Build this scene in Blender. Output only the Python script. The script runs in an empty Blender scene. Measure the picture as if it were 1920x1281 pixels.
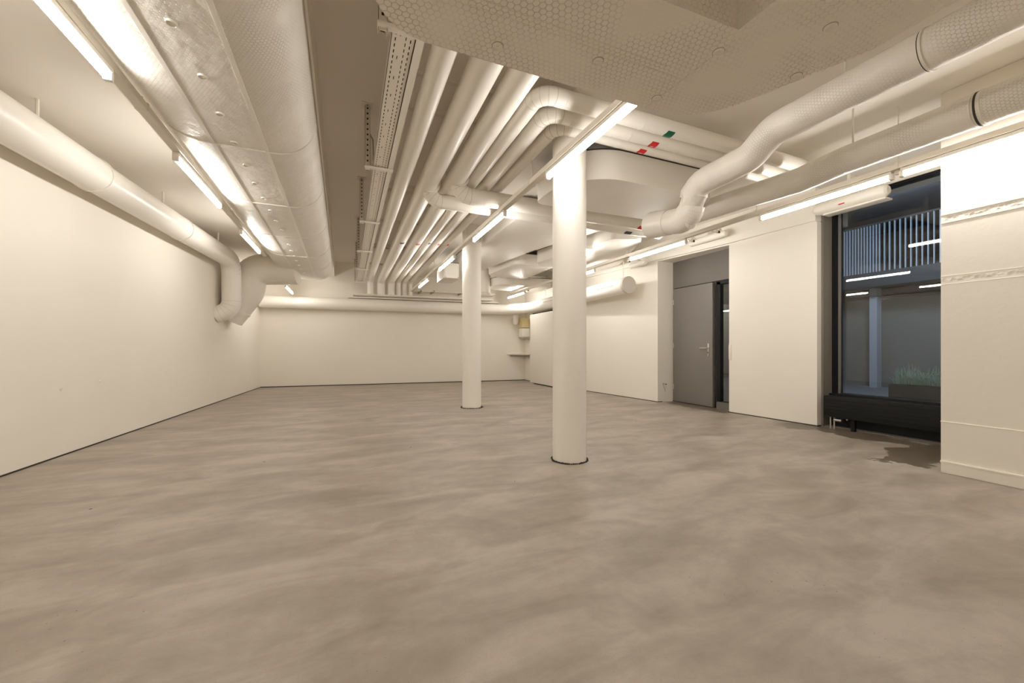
import bpy, bmesh, math, random
from mathutils import Vector, Matrix
random.seed(7)
S = bpy.context.scene
COL = S.collection
PI = math.pi

# ---------------------------------------------------------------- camera
FPX, W, H = 735.0, 1920, 1281
cam_d = bpy.data.cameras.new('camera')
cam_d.sensor_fit = 'HORIZONTAL'; cam_d.sensor_width = 36.0
cam_d.lens = FPX * 36.0 / W
cam_d.shift_y = 12.5 / W
cam_d.clip_start = 0.02
cam = bpy.data.objects.new('camera', cam_d); COL.objects.link(cam)
cam.location = (0, 0, 1.0)
cam.rotation_euler = (PI / 2, 0, -math.radians(22.7))
S.camera = cam
# ---------------------------------------------------------------- world, exposure
wd = bpy.data.worlds.new('night'); S.world = wd; wd.use_nodes = True
wd.node_tree.nodes['Background'].inputs[0].default_value = (0.02, 0.035, 0.07, 1)
wd.node_tree.nodes['Background'].inputs[1].default_value = 0.6
S.view_settings.view_transform = 'Standard'; S.view_settings.look = 'None'
S.view_settings.gamma = 1.0; S.view_settings.use_curve_mapping = False
S.view_settings.exposure = 0.08
TUBE_POWER = 56.0
S.cycles.max_bounces = 12; S.cycles.diffuse_bounces = 8
S.cycles.sample_clamp_indirect = 6.0

# ---------------------------------------------------------------- materials
class NT:
    def __init__(s, name):
        s.m = bpy.data.materials.new(name); s.m.use_nodes = True
        s.t = s.m.node_tree; s.n = s.t.nodes; s.b = s.n['Principled BSDF']
    def add(s, typ, ins=None, **kw):
        nd = s.n.new(typ)
        for k, v in kw.items(): setattr(nd, k, v)
        for k, v in (ins or {}).items(): s.put(nd, k, v)
        return nd
    def put(s, nd, k, v):
        i = nd.inputs[k]
        if isinstance(v, bpy.types.NodeSocket): s.t.links.new(v, i)
        elif isinstance(v, bpy.types.Node): s.t.links.new(v.outputs[0], i)
        else: i.default_value = v
    def math(s, op, a, b=0.0, c=0.0): 
        nd = s.add('ShaderNodeMath', {0: a, 1: b, 2: c}, operation=op); return nd.outputs[0]
    def vec(s, op, a, b=(0, 0, 0)):
        nd = s.add('ShaderNodeVectorMath', {0: a, 1: b}, operation=op)
        return nd.outputs['Value'] if op in ('DOT_PRODUCT', 'LENGTH') else nd.outputs[0]

def pbr(name, col, rough=0.5, metal=0.0, bump=0.0, scale=40.0, mottle=0.0, mscale=2.0, spec=0.5):
    t = NT(name); b = t.b
    b.inputs['Base Color'].default_value = (*col, 1); b.inputs['Roughness'].default_value = rough
    b.inputs['Metallic'].default_value = metal; b.inputs['Specular IOR Level'].default_value = spec
    tc = t.add('ShaderNodeTexCoord')
    if bump:
        nz = t.add('ShaderNodeTexNoise', {'Vector': tc.outputs['Object'], 'Scale': scale, 'Detail': 3.0})
        bp = t.add('ShaderNodeBump', {'Height': nz.outputs[0], 'Strength': bump, 'Distance': 0.004})
        t.put(b, 'Normal', bp)
    if mottle:
        nz = t.add('ShaderNodeTexNoise', {'Vector': tc.outputs['Object'], 'Scale': mscale, 'Detail': 4.0})
        d = tuple(c * (1 - mottle) for c in col)
        mx = t.add('ShaderNodeMix', {0: nz.outputs[0], 6: (*d, 1), 7: (*col, 1)}, data_type='RGBA')
        t.put(b, 'Base Color', mx.outputs[2])
    return t.m

CREAM = (0.87, 0.825, 0.745)
def make_wrap(name, col, cell, depth, wrinkle=0.3):
    """painted insulation under hexagonal wire mesh"""
    t = NT(name); b = t.b
    uv = t.add('ShaderNodeUVMap')
    tc = t.add('ShaderNodeTexCoord')
    wob = t.add('ShaderNodeTexNoise', {'Vector': uv.outputs[0], 'Scale': 5.0})
    wv = t.vec('SCALE', t.vec('SUBTRACT', wob.outputs['Color'], (0.5, 0.5, 0.5))); 
    wv.node.inputs['Scale'].default_value = 0.015
    p = t.vec('SCALE', t.vec('ADD', uv.outputs[0], wv)); p.node.inputs['Scale'].default_value = 1 / cell
    p = t.vec('MULTIPLY', p, (1, 1, 0))
    r = (1.0, 1.7320508, 1.0); h = (0.5, 0.8660254, 0.0)
    def wrap(v):
        w = t.add('ShaderNodeVectorMath', {0: v, 1: r, 2: (0, 0, 0)}, operation='WRAP').outputs[0]
        return t.vec('MULTIPLY', t.vec('SUBTRACT', w, h), (1, 1, 0))
    a = wrap(p); c = wrap(t.vec('SUBTRACT', p, h))
    sel = t.math('LESS_THAN', t.vec('DOT_PRODUCT', a, a), t.vec('DOT_PRODUCT', c, c))
    mx = t.add('ShaderNodeMix', {0: sel, 4: c, 5: a}, data_type='VECTOR')
    g = t.vec('ABSOLUTE', mx.outputs[1])
    sx = t.add('ShaderNodeSeparateXYZ', {0: g})
    d = t.math('MAXIMUM', sx.outputs[0], t.vec('DOT_PRODUCT', g, (0.5, 0.8660254, 0)))
    mr = t.add('ShaderNodeMapRange', {0: d, 1: 0.425, 2: 0.49, 3: 0.0, 4: 1.0}, interpolation_type='SMOOTHSTEP')
    fade = t.add('ShaderNodeTexNoise', {'Vector': tc.outputs['Object'], 'Scale': 3.0})
    fr = t.add('ShaderNodeMapRange', {0: fade.outputs[0], 1: 0.38, 2: 0.58, 3: 0.12, 4: 1.0})
    hgt = t.math('MULTIPLY', mr.outputs[0], fr.outputs[0])
    b1 = t.add('ShaderNodeBump', {'Height': hgt, 'Strength': 1.0, 'Distance': depth}, invert=True)
    nz = t.add('ShaderNodeTexNoise', {'Vector': tc.outputs['Object'], 'Scale': 14.0, 'Detail': 2.0})
    b2 = t.add('ShaderNodeBump', {'Height': nz.outputs[0], 'Strength': wrinkle, 'Distance': 0.03, 'Normal': b1})
    t.put(b, 'Normal', b2)
    cc = t.add('ShaderNodeMix', {0: t.math('MULTIPLY', hgt, 0.36), 6: (*col, 1), 7: (0.42, 0.36, 0.27, 1)}, data_type='RGBA')  # shade and dirt along the wires, mixed into the colour
    t.put(b, 'Base Color', cc.outputs[2]); b.inputs['Roughness'].default_value = 0.42
    return t.m

M = {}
M['paint'] = pbr('cream_wall_paint', CREAM, 0.55, bump=0.12, scale=25, mottle=0.05, mscale=1.2)
M['ceil'] = pbr('cream_ceiling_paint', (0.86, 0.81, 0.735), 0.6, bump=0.1, scale=12, mottle=0.06, mscale=1.0)
M['pipe'] = pbr('cream_pipe_jacket', (0.87, 0.83, 0.76), 0.33, bump=0.05, scale=8)
M['white'] = pbr('white_lacquer', (0.82, 0.78, 0.70), 0.4)
M['steel'] = pbr('painted_steel', (0.78, 0.73, 0.64), 0.4)
M['column'] = pbr('column_paint', (0.87, 0.83, 0.76), 0.45, bump=0.08, scale=14, mottle=0.04)
M['smooth_wrap'] = pbr('painted_wrap', (0.86, 0.82, 0.75), 0.38, bump=0.5, scale=6, mottle=0.05, mscale=3)
M['wrap'] = make_wrap('wire_mesh_wrap', (0.86, 0.81, 0.73), 0.030, 0.0021)
M['wrap_fine'] = make_wrap('fine_wire_mesh_wrap', (0.86, 0.82, 0.75), 0.021, 0.0014)
M['dark'] = pbr('dark_gap', (0.035, 0.03, 0.022), 0.9)
M['hole'] = pbr('dark_slot', (0.06, 0.05, 0.035), 0.9)
M['grey'] = pbr('grey_door_paint', (0.19, 0.172, 0.155), 0.45)
M['grey_dark'] = pbr('grey_frame_paint', (0.155, 0.138, 0.12), 0.5)
M['black'] = pbr('black_radiator', (0.007, 0.007, 0.007), 0.6, spec=0.25)
M['frame'] = pbr('black_window_frame', (0.006, 0.006, 0.007), 0.5, spec=0.3)
M['jamb'] = pbr('grey_brown_jamb', (0.20, 0.175, 0.15), 0.6)
M['chrome'] = pbr('brushed_steel', (0.62, 0.60, 0.56), 0.3, metal=0.9)
M['seam'] = pbr('jacket_seam_line', (0.50, 0.45, 0.37), 0.6)
M['red'] = pbr('red_label', (0.62, 0.015, 0.02), 0.4)
M['green'] = pbr('green_label', (0.0, 0.13, 0.06), 0.4)
M['navy'] = pbr('dark_label', (0.06, 0.05, 0.09), 0.4)
M['yellow'] = pbr('yellowish_plastic', (0.72, 0.62, 0.34), 0.5)
M['cable'] = pbr('grey_cable', (0.40, 0.36, 0.30), 0.5)
M['out_wall'] = pbr('courtyard_wall', (0.20, 0.20, 0.20), 0.8, mottle=0.2)
M['out_dark'] = pbr('courtyard_dark', (0.055, 0.06, 0.07), 0.7)
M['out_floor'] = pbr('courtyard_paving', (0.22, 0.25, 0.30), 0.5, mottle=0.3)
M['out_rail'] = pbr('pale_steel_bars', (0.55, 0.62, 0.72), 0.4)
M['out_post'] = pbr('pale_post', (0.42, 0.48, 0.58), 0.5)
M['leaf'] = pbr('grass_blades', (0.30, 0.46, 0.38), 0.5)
M['soil'] = pbr('planter', (0.03, 0.03, 0.03), 0.8)

def emit(name, col, s):
    t = NT(name); t.b.inputs['Base Color'].default_value = (0.8, 0.8, 0.8, 1)
    t.b.inputs['Emission Color'].default_value = (*col, 1); t.b.inputs['Emission Strength'].default_value = s
    return t.m
M['tube'] = emit('lit_tube', (1.0, 0.965, 0.915), TUBE_POWER)
M['tube_out'] = emit('courtyard_glow', (0.55, 0.75, 1.0), 3.0)

def glass():
    t = NT('window_glass'); n = t.n; n.remove(t.b)
    fr = t.add('ShaderNodeFresnel', {'IOR': 1.5})
    gl = t.add('ShaderNodeBsdfGlossy', {'Color': (1, 1, 1, 1), 'Roughness': 0.0})
    tr = t.add('ShaderNodeBsdfTransparent', {'Color': (0.93, 0.96, 0.97, 1)})
    mx = t.add('ShaderNodeMixShader', {0: fr.outputs[0], 1: tr.outputs[0], 2: gl.outputs[0]})
    t.t.links.new(mx.outputs[0], n['Material Output'].inputs[0])
    return t.m
M['glass'] = glass()

def concrete_floor():
    t = NT('trowelled_concrete'); b = t.b
    tc = t.add('ShaderNodeTexCoord'); P = tc.outputs['Object']
    mp = t.add('ShaderNodeMapping', {'Vector': P, 'Rotation': (0, 0, 0.35), 'Scale': (1.0, 2.6, 1)})
    n1 = t.add('ShaderNodeTexNoise', {'Vector': mp, 'Scale': 1.3, 'Detail': 7.0, 'Roughness': 0.58, 'Distortion': 0.6})
    n2 = t.add('ShaderNodeTexNoise', {'Vector': P, 'Scale': 6.0, 'Detail': 8.0, 'Roughness': 0.68})
    n3 = t.add('ShaderNodeTexNoise', {'Vector': P, 'Scale': 160.0, 'Detail': 2.0})
    f = t.math('ADD', t.math('MULTIPLY', n1.outputs[0], 0.72), t.math('MULTIPLY', n2.outputs[0], 0.28))
    cr = t.add('ShaderNodeValToRGB', {0: f})
    e = cr.color_ramp.elements
    e[0].position = 0.36; e[0].color = (0.255, 0.213, 0.168, 1)
    e[1].position = 0.62; e[1].color = (0.47, 0.418, 0.358, 1)
    m = cr.color_ramp.elements.new(0.5); m.color = (0.365, 0.315, 0.262, 1)
    c = t.add('ShaderNodeMix', {0: t.math('MULTIPLY', n3.outputs[0], 0.35), 6: cr.outputs[0], 7: (0.24, 0.20, 0.155, 1)}, data_type='RGBA').outputs[2]
    # pits
    vo = t.add('ShaderNodeTexVoronoi', {'Vector': P, 'Scale': 34.0, 'Randomness': 1.0})
    pr = t.add('ShaderNodeTexNoise', {'Vector': P, 'Scale': 1.3})
    thr = t.add('ShaderNodeMapRange', {0: pr.outputs[0], 1: 0.45, 2: 0.7, 3: 0.03, 4: 0.12})
    vsel = t.math('GREATER_THAN', t.add('ShaderNodeSeparateXYZ', {0: vo.outputs['Color']}).outputs[0], 0.55)
    pit = t.math('MULTIPLY', t.math('LESS_THAN', vo.outputs['Distance'], thr.outputs[0]), vsel)
    c = t.add('ShaderNodeMix', {0: t.math('MULTIPLY', pit, 0.75), 6: c, 7: (0.10, 0.07, 0.045, 1)}, data_type='RGBA').outputs[2]
    vo2 = t.add('ShaderNodeTexVoronoi', {'Vector': P, 'Scale': 2.3, 'Randomness': 1.0})
    big = t.math('LESS_THAN', vo2.outputs['Distance'], 0.022)
    c = t.add('ShaderNodeMix', {0: big, 6: c, 7: (0.05, 0.025, 0.015, 1)}, data_type='RGBA').outputs[2]
    # damp stains with ragged outlines
    nz = t.add('ShaderNodeTexNoise', {'Vector': P, 'Scale': 4.5, 'Detail': 5.0, 'Roughness': 0.65})
    stain = None
    for (x, y, rx, ry) in ((5.1, 1.86, 0.72, 0.26), (5.42, 2.72, 0.22, 0.62), (5.50, 4.95, 0.22, 0.75), (5.34, 3.2, 0.26, 0.24)):
        q = t.vec('MULTIPLY', t.vec('SUBTRACT', P, (x, y, 0)), (1 / rx, 1 / ry, 0))
        l = t.math('ADD', t.vec('LENGTH', q), t.math('MULTIPLY', t.math('SUBTRACT', nz.outputs[0], 0.5), 2.2))
        k = t.math('LESS_THAN', l, 0.98)
        stain = k if stain is None else t.math('MAXIMUM', stain, k)
    c = t.add('ShaderNodeMix', {0: t.math('MULTIPLY', stain, 0.85), 6: c, 7: (0.105, 0.078, 0.052, 1)}, data_type='RGBA').outputs[2]
    # a faint crack
    t.put(b, 'Base Color', c)
    rg = t.add('ShaderNodeMapRange', {0: f, 1: 0.3, 2: 0.7, 3: 0.42, 4: 0.62})
    t.put(b, 'Roughness', t.math('SUBTRACT', rg.outputs[0], t.math('MULTIPLY', stain, 0.12)))
    bb = t.add('ShaderNodeBump', {'Height': t.math('SUBTRACT', t.math('MULTIPLY', n2.outputs[0], 1.0), pit), 'Strength': 0.35, 'Distance': 0.003})
    t.put(b, 'Normal', bb)
    return t.m
M['floor'] = concrete_floor()

def precast():
    """painted precast panel: rows of dimples along its joints, given by height"""
    t = NT('painted_precast_panel'); b = t.b
    tc = t.add('ShaderNodeTexCoord'); P = tc.outputs['Object']
    sx = t.add('ShaderNodeSeparateXYZ', {0: P})
    z = sx.outputs[2]
    nz = t.add('ShaderNodeTexNoise', {'Vector': P, 'Scale': 18.0, 'Detail': 4.0})
    vo = t.add('ShaderNodeTexVoronoi', {'Vector': P, 'Scale': 32.0}, feature='F1')
    hh = t.math('MULTIPLY', nz.outputs[0], 0.15)
    for zz in (2.035, 1.545):
        m = t.math('LESS_THAN', t.math('ABSOLUTE', t.math('SUBTRACT', z, zz)), 0.017)
        hh = t.math('ADD', hh, t.math('MULTIPLY', m, t.math('SUBTRACT', vo.outputs['Distance'], 1.2)))
    m = t.math('LESS_THAN', t.math('ABSOLUTE', t.math('SUBTRACT', z, 0.45)), 0.028)
    hh = t.math('SUBTRACT', hh, t.math('MULTIPLY', m, 0.7))
    bp = t.add('ShaderNodeBump', {'Height': hh, 'Strength': 1.0, 'Distance': 0.012})
    t.put(b, 'Normal', bp)
    b.inputs['Base Color'].default_value = (*CREAM, 1); b.inputs['Roughness'].default_value = 0.5
    return t.m
M['precast'] = precast()

# ---------------------------------------------------------------- mesh helpers
def finish(bm, sharp=0.36):
    bmesh.ops.recalc_face_normals(bm, faces=bm.faces)
    for f in bm.faces: f.smooth = True
    for e in bm.edges:
        if len(e.link_faces) == 2 and e.calc_face_angle(0) > sharp: e.smooth = False
def tag(o, label=None, cat=None, group=None, kind=None):
    if label: o['label'] = label
    if cat: o['category'] = cat
    if group: o['group'] = group
    if kind: o['kind'] = kind
    return o
def obj(name, bm, mat, parent=None, sharp=0.36):
    finish(bm, sharp)
    me = bpy.data.meshes.new(name); bm.to_mesh(me); bm.free()
    me.materials.append(M[mat] if isinstance(mat, str) else mat)
    o = bpy.data.objects.new(name, me); COL.objects.link(o)
    if parent: o.parent = parent; o.matrix_parent_inverse = Matrix.Translation(-parent.location) if parent.type == 'EMPTY' else Matrix.Identity(4)
    return o
def struct(name, bm, mat, label=None, parent=None):
    o = obj(name, bm, mat, parent)
    if not parent: o['kind'] = 'structure'
    if label: o['label'] = label
    return o
def thing(name, label, cat, loc, group=None, kind='thing'):
    o = bpy.data.objects.new(name, None); COL.objects.link(o); o.location = loc
    o.empty_display_size = 0.1
    bpy.context.view_layer.update()
    return tag(o, label, cat, group, kind)
def B(): return bmesh.new()
def box(bm, x0, x1, y0, y1, z0, z1, bev=0.0):
    r = bmesh.ops.create_cube(bm, size=1.0)
    for v in r['verts']:
        v.co = Vector(((x0 + x1) / 2 + v.co.x * (x1 - x0), (y0 + y1) / 2 + v.co.y * (y1 - y0), (z0 + z1) / 2 + v.co.z * (z1 - z0)))
    if bev:
        es = list({e for v in r['verts'] for e in v.link_edges})
        bmesh.ops.bevel(bm, geom=es, offset=bev, segments=3, affect='EDGES', profile=0.5)
    return bm
def bx(*a, **k): return box(B(), *a, **k)
def box_uv(bm):
    uv = bm.loops.layers.uv.verify()
    bm.normal_update()
    for f in bm.faces:
        n = f.normal; a = max(range(3), key=lambda i: abs(n[i]))
        for l in f.loops:
            c = l.vert.co
            l[uv].uv = ((c.y, c.z), (c.x, c.z), (c.x, c.y))[a]
def prism(pts, z0, z1, bev=0.0, bm=None, segs=3):
    """closed outline in plan, extruded; bottom edge bevelled"""
    bm = bm or B()
    lo = [bm.verts.new((x, y, z0)) for x, y in pts]; hi = [bm.verts.new((x, y, z1)) for x, y in pts]
    n = len(pts)
    bot = bm.faces.new(lo[::-1]); bm.faces.new(hi)
    for i in range(n): bm.faces.new((lo[i], lo[(i + 1) % n], hi[(i + 1) % n], hi[i]))
    if bev:
        bmesh.ops.bevel(bm, geom=list(bot.edges), offset=bev, segments=segs, affect='EDGES', profile=0.5)
    return bm
def round_corners(pts, radii, seg=8):
    """plan outline with rounded corners"""
    out = []; n = len(pts)
    for i, p in enumerate(pts):
        r = radii[i] if isinstance(radii, (list, tuple)) else radii
        p = Vector(p); a = (Vector(pts[i - 1]) - p).normalized(); b = (Vector(pts[(i + 1) % n]) - p).normalized()
        if r <= 0: out.append((p.x, p.y)); continue
        ang = a.angle(b); d = r / math.tan(ang / 2)
        c = p + (a + b).normalized() * (r / math.sin(ang / 2))
        s, e = p + a * d - c, p + b * d - c
        tot = s.angle(e)
        for k in range(seg + 1):
            t = k / seg
            v = (s * math.sin((1 - t) * tot) + e * math.sin(t * tot)) / math.sin(tot)
            out.append((c.x + v.x, c.y + v.y))
    return out
def bend(pts, r, seg=6):
    """3D polyline with rounded corners"""
    pts = [Vector(p) for p in pts]; out = [pts[0]]
    for i in range(1, len(pts) - 1):
        rr = r[i - 1] if isinstance(r, (list, tuple)) else r
        p = pts[i]; a = (pts[i - 1] - p).normalized(); b = (pts[i + 1] - p).normalized()
        ang = a.angle(b)
        if ang > PI - 0.02 or rr <= 0: out.append(p); continue
        d = rr / math.tan(ang / 2); c = p + (a + b).normalized() * (rr / math.sin(ang / 2))
        s, e = p + a * d - c, p + b * d - c; tot = s.angle(e)
        for k in range(seg + 1):
            t = k / seg
            out.append(c + (s * math.sin((1 - t) * tot) + e * math.sin(t * tot)) / math.sin(tot))
    out.append(pts[-1]); return out
def tube(path, r, n=28, bm=None, caps=True, radii=None, squash=None):
    bm = bm or B(); uv = bm.loops.layers.uv.verify()
    P = [Vector(p) for p in path]; m = len(P)
    T = []
    for i in range(m):
        a = (P[i] - P[i - 1]).normalized() if i else None
        b = (P[i + 1] - P[i]).normalized() if i < m - 1 else None
        T.append(((a or b) + (b or a)).normalized())
    up = Vector((0, 0, 1)) if abs(T[0].z) < 0.9 else Vector((1, 0, 0))
    N = (up - T[0] * up.dot(T[0])).normalized()
    rings = []; L = [0.0]
    for i in range(m):
        if i:
            N = (N - T[i] * N.dot(T[i])).normalized(); L.append(L[-1] + (P[i] - P[i - 1]).length)
        Bn = T[i].cross(N)
        # widen mitred rings so bends keep their diameter
        k = 1.0
        if 0 < i < m - 1:
            ca = (P[i] - P[i - 1]).normalized().dot((P[i + 1] - P[i]).normalized())
            k = 1 / max(0.5, math.sqrt((1 + ca) / 2))
            bd = ((P[i + 1] - P[i]).normalized() - (P[i] - P[i - 1]).normalized())
            bd = bd.normalized() if bd.length > 1e-6 else None
        else: bd = None
        rr = radii[i] if radii else r
        ring = []
        for j in range(n):
            a = 2 * PI * j / n
            o = (N * math.cos(a) + Bn * math.sin(a)) * rr
            if bd is not None: o = o + bd * (o.dot(bd)) * (k - 1)
            ring.append(bm.verts.new(P[i] + o))
        rings.append(ring)
    for i in range(m - 1):
        for j in range(n):
            f = bm.faces.new((rings[i][j], rings[i][(j + 1) % n], rings[i + 1][(j + 1) % n], rings[i + 1][j]))
            us = (j, j + 1, j + 1, j); vs = (L[i], L[i], L[i + 1], L[i + 1])
            for l, a, b in zip(f.loops, us, vs): l[uv].uv = (a / n * 2 * PI * r, b)
    if caps:
        bm.faces.new(rings[0][::-1]); bm.faces.new(rings[-1])
    return bm
def disc_ring(bm, c, nrm, r, w=0.004, n=20):
    """small raised washer: torus and centre pin"""
    nrm = Vector(nrm).normalized(); q = nrm.to_track_quat('Z', 'Y').to_matrix().to_4x4()
    mt = Matrix.Translation(Vector(c)) @ q
    prof = [(0.0, 0.004), (r * 0.2, 0.004), (r * 0.25, 0.001), (r * 0.74, 0.001), (r * 0.80, 0.009), (r * 0.97, 0.009), (r * 1.04, -0.002)]
    prev = None
    for (rr, z) in prof:
        ring = [bm.verts.new(mt @ Vector((max(rr, 1e-4) * math.cos(2 * PI * i / n), max(rr, 1e-4) * math.sin(2 * PI * i / n), z))) for i in range(n)]
        if prev:
            for i in range(n): bm.faces.new((prev[i], prev[(i + 1) % n], ring[(i + 1) % n], ring[i]))
        prev = ring
    return bm
def elbow_seams(path, r, parent, lo=1, hi=None, step=1):
    for i in range(lo, (hi or len(path) - 1), step):
        a = (path[i + 1] - path[i - 1]).normalized()
        q = path[i]
        k = (path[i] - path[i - 1]).normalized().dot((path[i + 1] - path[i]).normalized())
        obj('jacket_seam', tube([q - a * 0.0015, q + a * 0.0015], r + 0.0012, 28), 'seam', parent)
def band(path_pt, axis, r, w, t=0.004, bm=None, n=28):
    a = Vector(axis).normalized(); p = Vector(path_pt)
    return tube([p - a * w / 2, p + a * w / 2], r + t, n, bm)
def curved_label(c, axis, r, ang0, ang1, length, skew, mat, parent, name='flow_label'):
    """sticker wrapped on a pipe; angles from straight down, towards -side"""
    ax = Vector(axis).normalized(); dn = Vector((0, 0, -1)); sd = ax.cross(dn)
    bm = B(); n = 8; rows = []
    for i in range(n + 1):
        t = i / n; a = ang0 + (ang1 - ang0) * t
        o = (dn * math.cos(a) + sd * math.sin(a)) * (r + 0.0015)
        sh = skew * (abs(t - 0.5) * 2)
        rows.append((bm.verts.new(Vector(c) + o + ax * (-length / 2 + sh)), bm.verts.new(Vector(c) + o + ax * (length / 2 + sh * 0.3))))
    for i in range(n): bm.faces.new((rows[i][0], rows[i][1], rows[i + 1][1], rows[i + 1][0]))
    return obj(name, bm, mat, parent)

# ================================================================= THE ROOM
ZH, ZL, ZS = 3.32, 3.05, 2.92          # high soffit on the left, low soffit on the right
def xl(y): return -2.487 + (y - 4.33) * 0.0589   # face of the left wall
def yb(x): return 11.63 - (x + 2.06) * 0.0683    # face of the back wall
struct('floor', bx(-3.6, 6.2, -3.2, 12.2, -0.2, 0.0), 'floor', 'trowelled grey-beige concrete floor')
struct('wall_left', prism([(xl(-3.2), -3.2), (xl(11.9), 11.9), (xl(11.9) - 0.3, 11.9), (xl(-3.2) - 0.3, -3.2)], 0.0, 3.6), 'paint')
struct('wall_back', prism([(-2.3, yb(-2.3)), (-2.3, 12.1), (6.2, 12.1), (6.2, yb(6.2))], 0.0, 3.6), 'paint')
struct('wall_rear', bx(-3.6, 6.2, -3.5, -3.2, 0, 3.6), 'paint')
struct('ceiling', bx(-3.6, 1.66, -3.2, 12.0, ZH, ZH + 0.3), 'ceil')
struct('ceiling', prism([(-3.6, -3.2), (-0.135, -3.2), (-0.335, 12.0), (-3.6, 12.0)], ZS, ZH), 'ceil')
struct('ceiling', bx(1.66, 6.2, -3.2, 12.0, ZL, ZH + 0.3), 'ceil')
# dark strips standing in for the shadow joint along the foot of the walls
struct('shadow_joint_left', prism([(xl(-3.2), -3.2), (xl(11.6), 11.6), (xl(11.6) + 0.006, 11.6), (xl(-3.2) + 0.006, -3.2)], 0.0, 0.012), 'dark')
struct('shadow_joint_back', prism([(-2.05, yb(-2.05)), (5.1, yb(5.1)), (5.1, yb(5.1) - 0.02), (-2.05, yb(-2.05) - 0.02)], 0.0, 0.02), 'dark')
# right side: near precast panel, then window, panel, door, long panel
struct('wall_right', bx(4.40, 6.2, -3.2, 1.58, 0.0, ZL, bev=0.006), 'precast')
for (za, zb, dx) in ((2.060, 2.068, 0.006), (1.995, 2.003, 0.005), (1.57, 1.577, 0.005), (1.506, 1.512, 0.005), (0.408, 0.416, 0.006), (0.085, 0.10, 0.012)):
    struct('trim_1', bx(4.40 - dx, 4.402, -3.2, 1.579, za, zb, bev=0.002), 'precast')
struct('wall_right', prism([(5.535, 3.12), (5.478, 4.33), (6.0, 4.33), (6.0, 3.12)], 0, 2.62, ), 'paint')
struct('wall_right', prism([(5.294, 5.66), (5.125, 7.82), (5.10, 11.4), (6.0, 11.4), (6.0, 5.66)], 0, 2.62), 'paint')
struct('wall_right', prism([(5.50, 3.12), (5.455, 4.33), (5.275, 5.66), (5.105, 7.82), (5.085, 11.4), (6.2, 11.4), (6.2, 3.12)], 2.632, ZL, bev=0.012), 'paint')
struct('wall_right', bx(5.80, 6.2, 1.58, 3.12, 2.90, ZL), 'paint')
struct('trim_2', prism([(5.53, 3.13), (5.49, 4.33), (5.31, 5.66), (5.14, 7.82), (5.12, 11.2), (5.9, 11.2), (5.9, 3.13)], 2.61, 2.64), 'ceil')
struct('trim_3', prism([(5.525, 3.11), (5.47, 4.34), (5.6, 4.34), (5.6, 3.11)], 0, 0.012), 'dark')
struct('trim_3', prism([(5.284, 5.65), (5.117, 7.82), (5.09, 11.2), (5.2, 11.2), (5.4, 5.65)], 0, 0.012), 'dark')

# ---- door 1
d = thing('door_1', 'grey flush steel door with narrow glass sidelight in the right wall', 'door', (5.66, 5.0, 0), kind='structure')
obj('frame', box(box(box(bx(5.67, 5.78, 5.63, 5.66, 0, 2.61), 5.67, 5.78, 4.72, 4.80 - 0.06, 0, 2.61), 5.665, 5.78, 4.33, 5.66, 2.12, 2.61), 5.67, 5.78, 4.33, 4.74, 0, 0.11), 'grey_dark', d)
lf = obj('leaf', bx(5.64, 5.69, 4.77, 5.615, 0.012, 2.105, bev=0.004), 'grey', d)
obj('gap', bx(5.675, 5.70, 4.738, 4.772, 0, 2.13), 'dark', d)
obj('gap', bx(5.66, 5.70, 4.74, 5.66, 0.0, 0.012), 'dark', d)
for z in (0.28, 1.05, 1.86):
    obj('hinge', tube([(5.645, 5.628, z - 0.045), (5.645, 5.628, z + 0.045)], 0.010, 12), 'chrome', lf)
hd = obj('handle', tube(bend([(5.64, 4.845, 1.0), (5.58, 4.845, 1.0), (5.58, 4.975, 1.0)], 0.018), 0.010, 12), 'chrome', lf)
obj('handle_plate', bx(5.628, 5.642, 4.832, 4.858, 0.86, 1.08, bev=0.004), 'chrome', lf)
obj('keyhole', tube([(5.620, 4.845, 0.925), (5.632, 4.845, 0.925)], 0.009, 12), 'dark', lf)
sl = obj('sidelight_frame', box(box(box(bx(5.68, 5.76, 4.655, 4.72, 0.1, 2.10), 5.68, 5.76, 4.33, 4.72, 2.06, 2.12), 5.68, 5.76, 4.33, 4.72, 0.08, 0.12), 5.68, 5.76, 4.33, 4.36, 0.1, 2.1), 'frame', d)
obj('pane', bx(5.715, 5.721, 4.35, 4.66, 0.11, 2.07), 'glass', d)
obj('jamb_face', bx(5.67, 5.80, 4.722, 4.738, 0, 2.13), 'grey', d)

# ---- window 1
w = thing('window_1', 'tall black-framed window onto the dark courtyard', 'window', (5.85, 2.3, 0), kind='structure')
fr = B()
box(fr, 5.80, 5.93, 3.04, 3.12, 0.0, 2.90); box(fr, 5.80, 5.93, 1.30, 3.12, 2.875, 2.905)
obj('frame', fr, 'frame', w)
obj('apron', bx(5.74, 5.93, 1.3, 3.12, 0.0, 0.42), 'frame', w)
obj('pane', bx(5.850, 5.856, 1.3, 3.05, 0.42, 2.88), 'glass', w)
obj('glazing_bead', bx(5.83, 5.85, 3.015, 3.042, 0.42, 2.88), 'grey', w)
struct('trim_4', bx(5.62, 5.82, 3.095, 3.125, 0.0, 2.88), 'jamb')
struct('trim_5', bx(5.66, 5.74, 1.58, 3.1, 0.0, 0.014), 'jamb')

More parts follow.
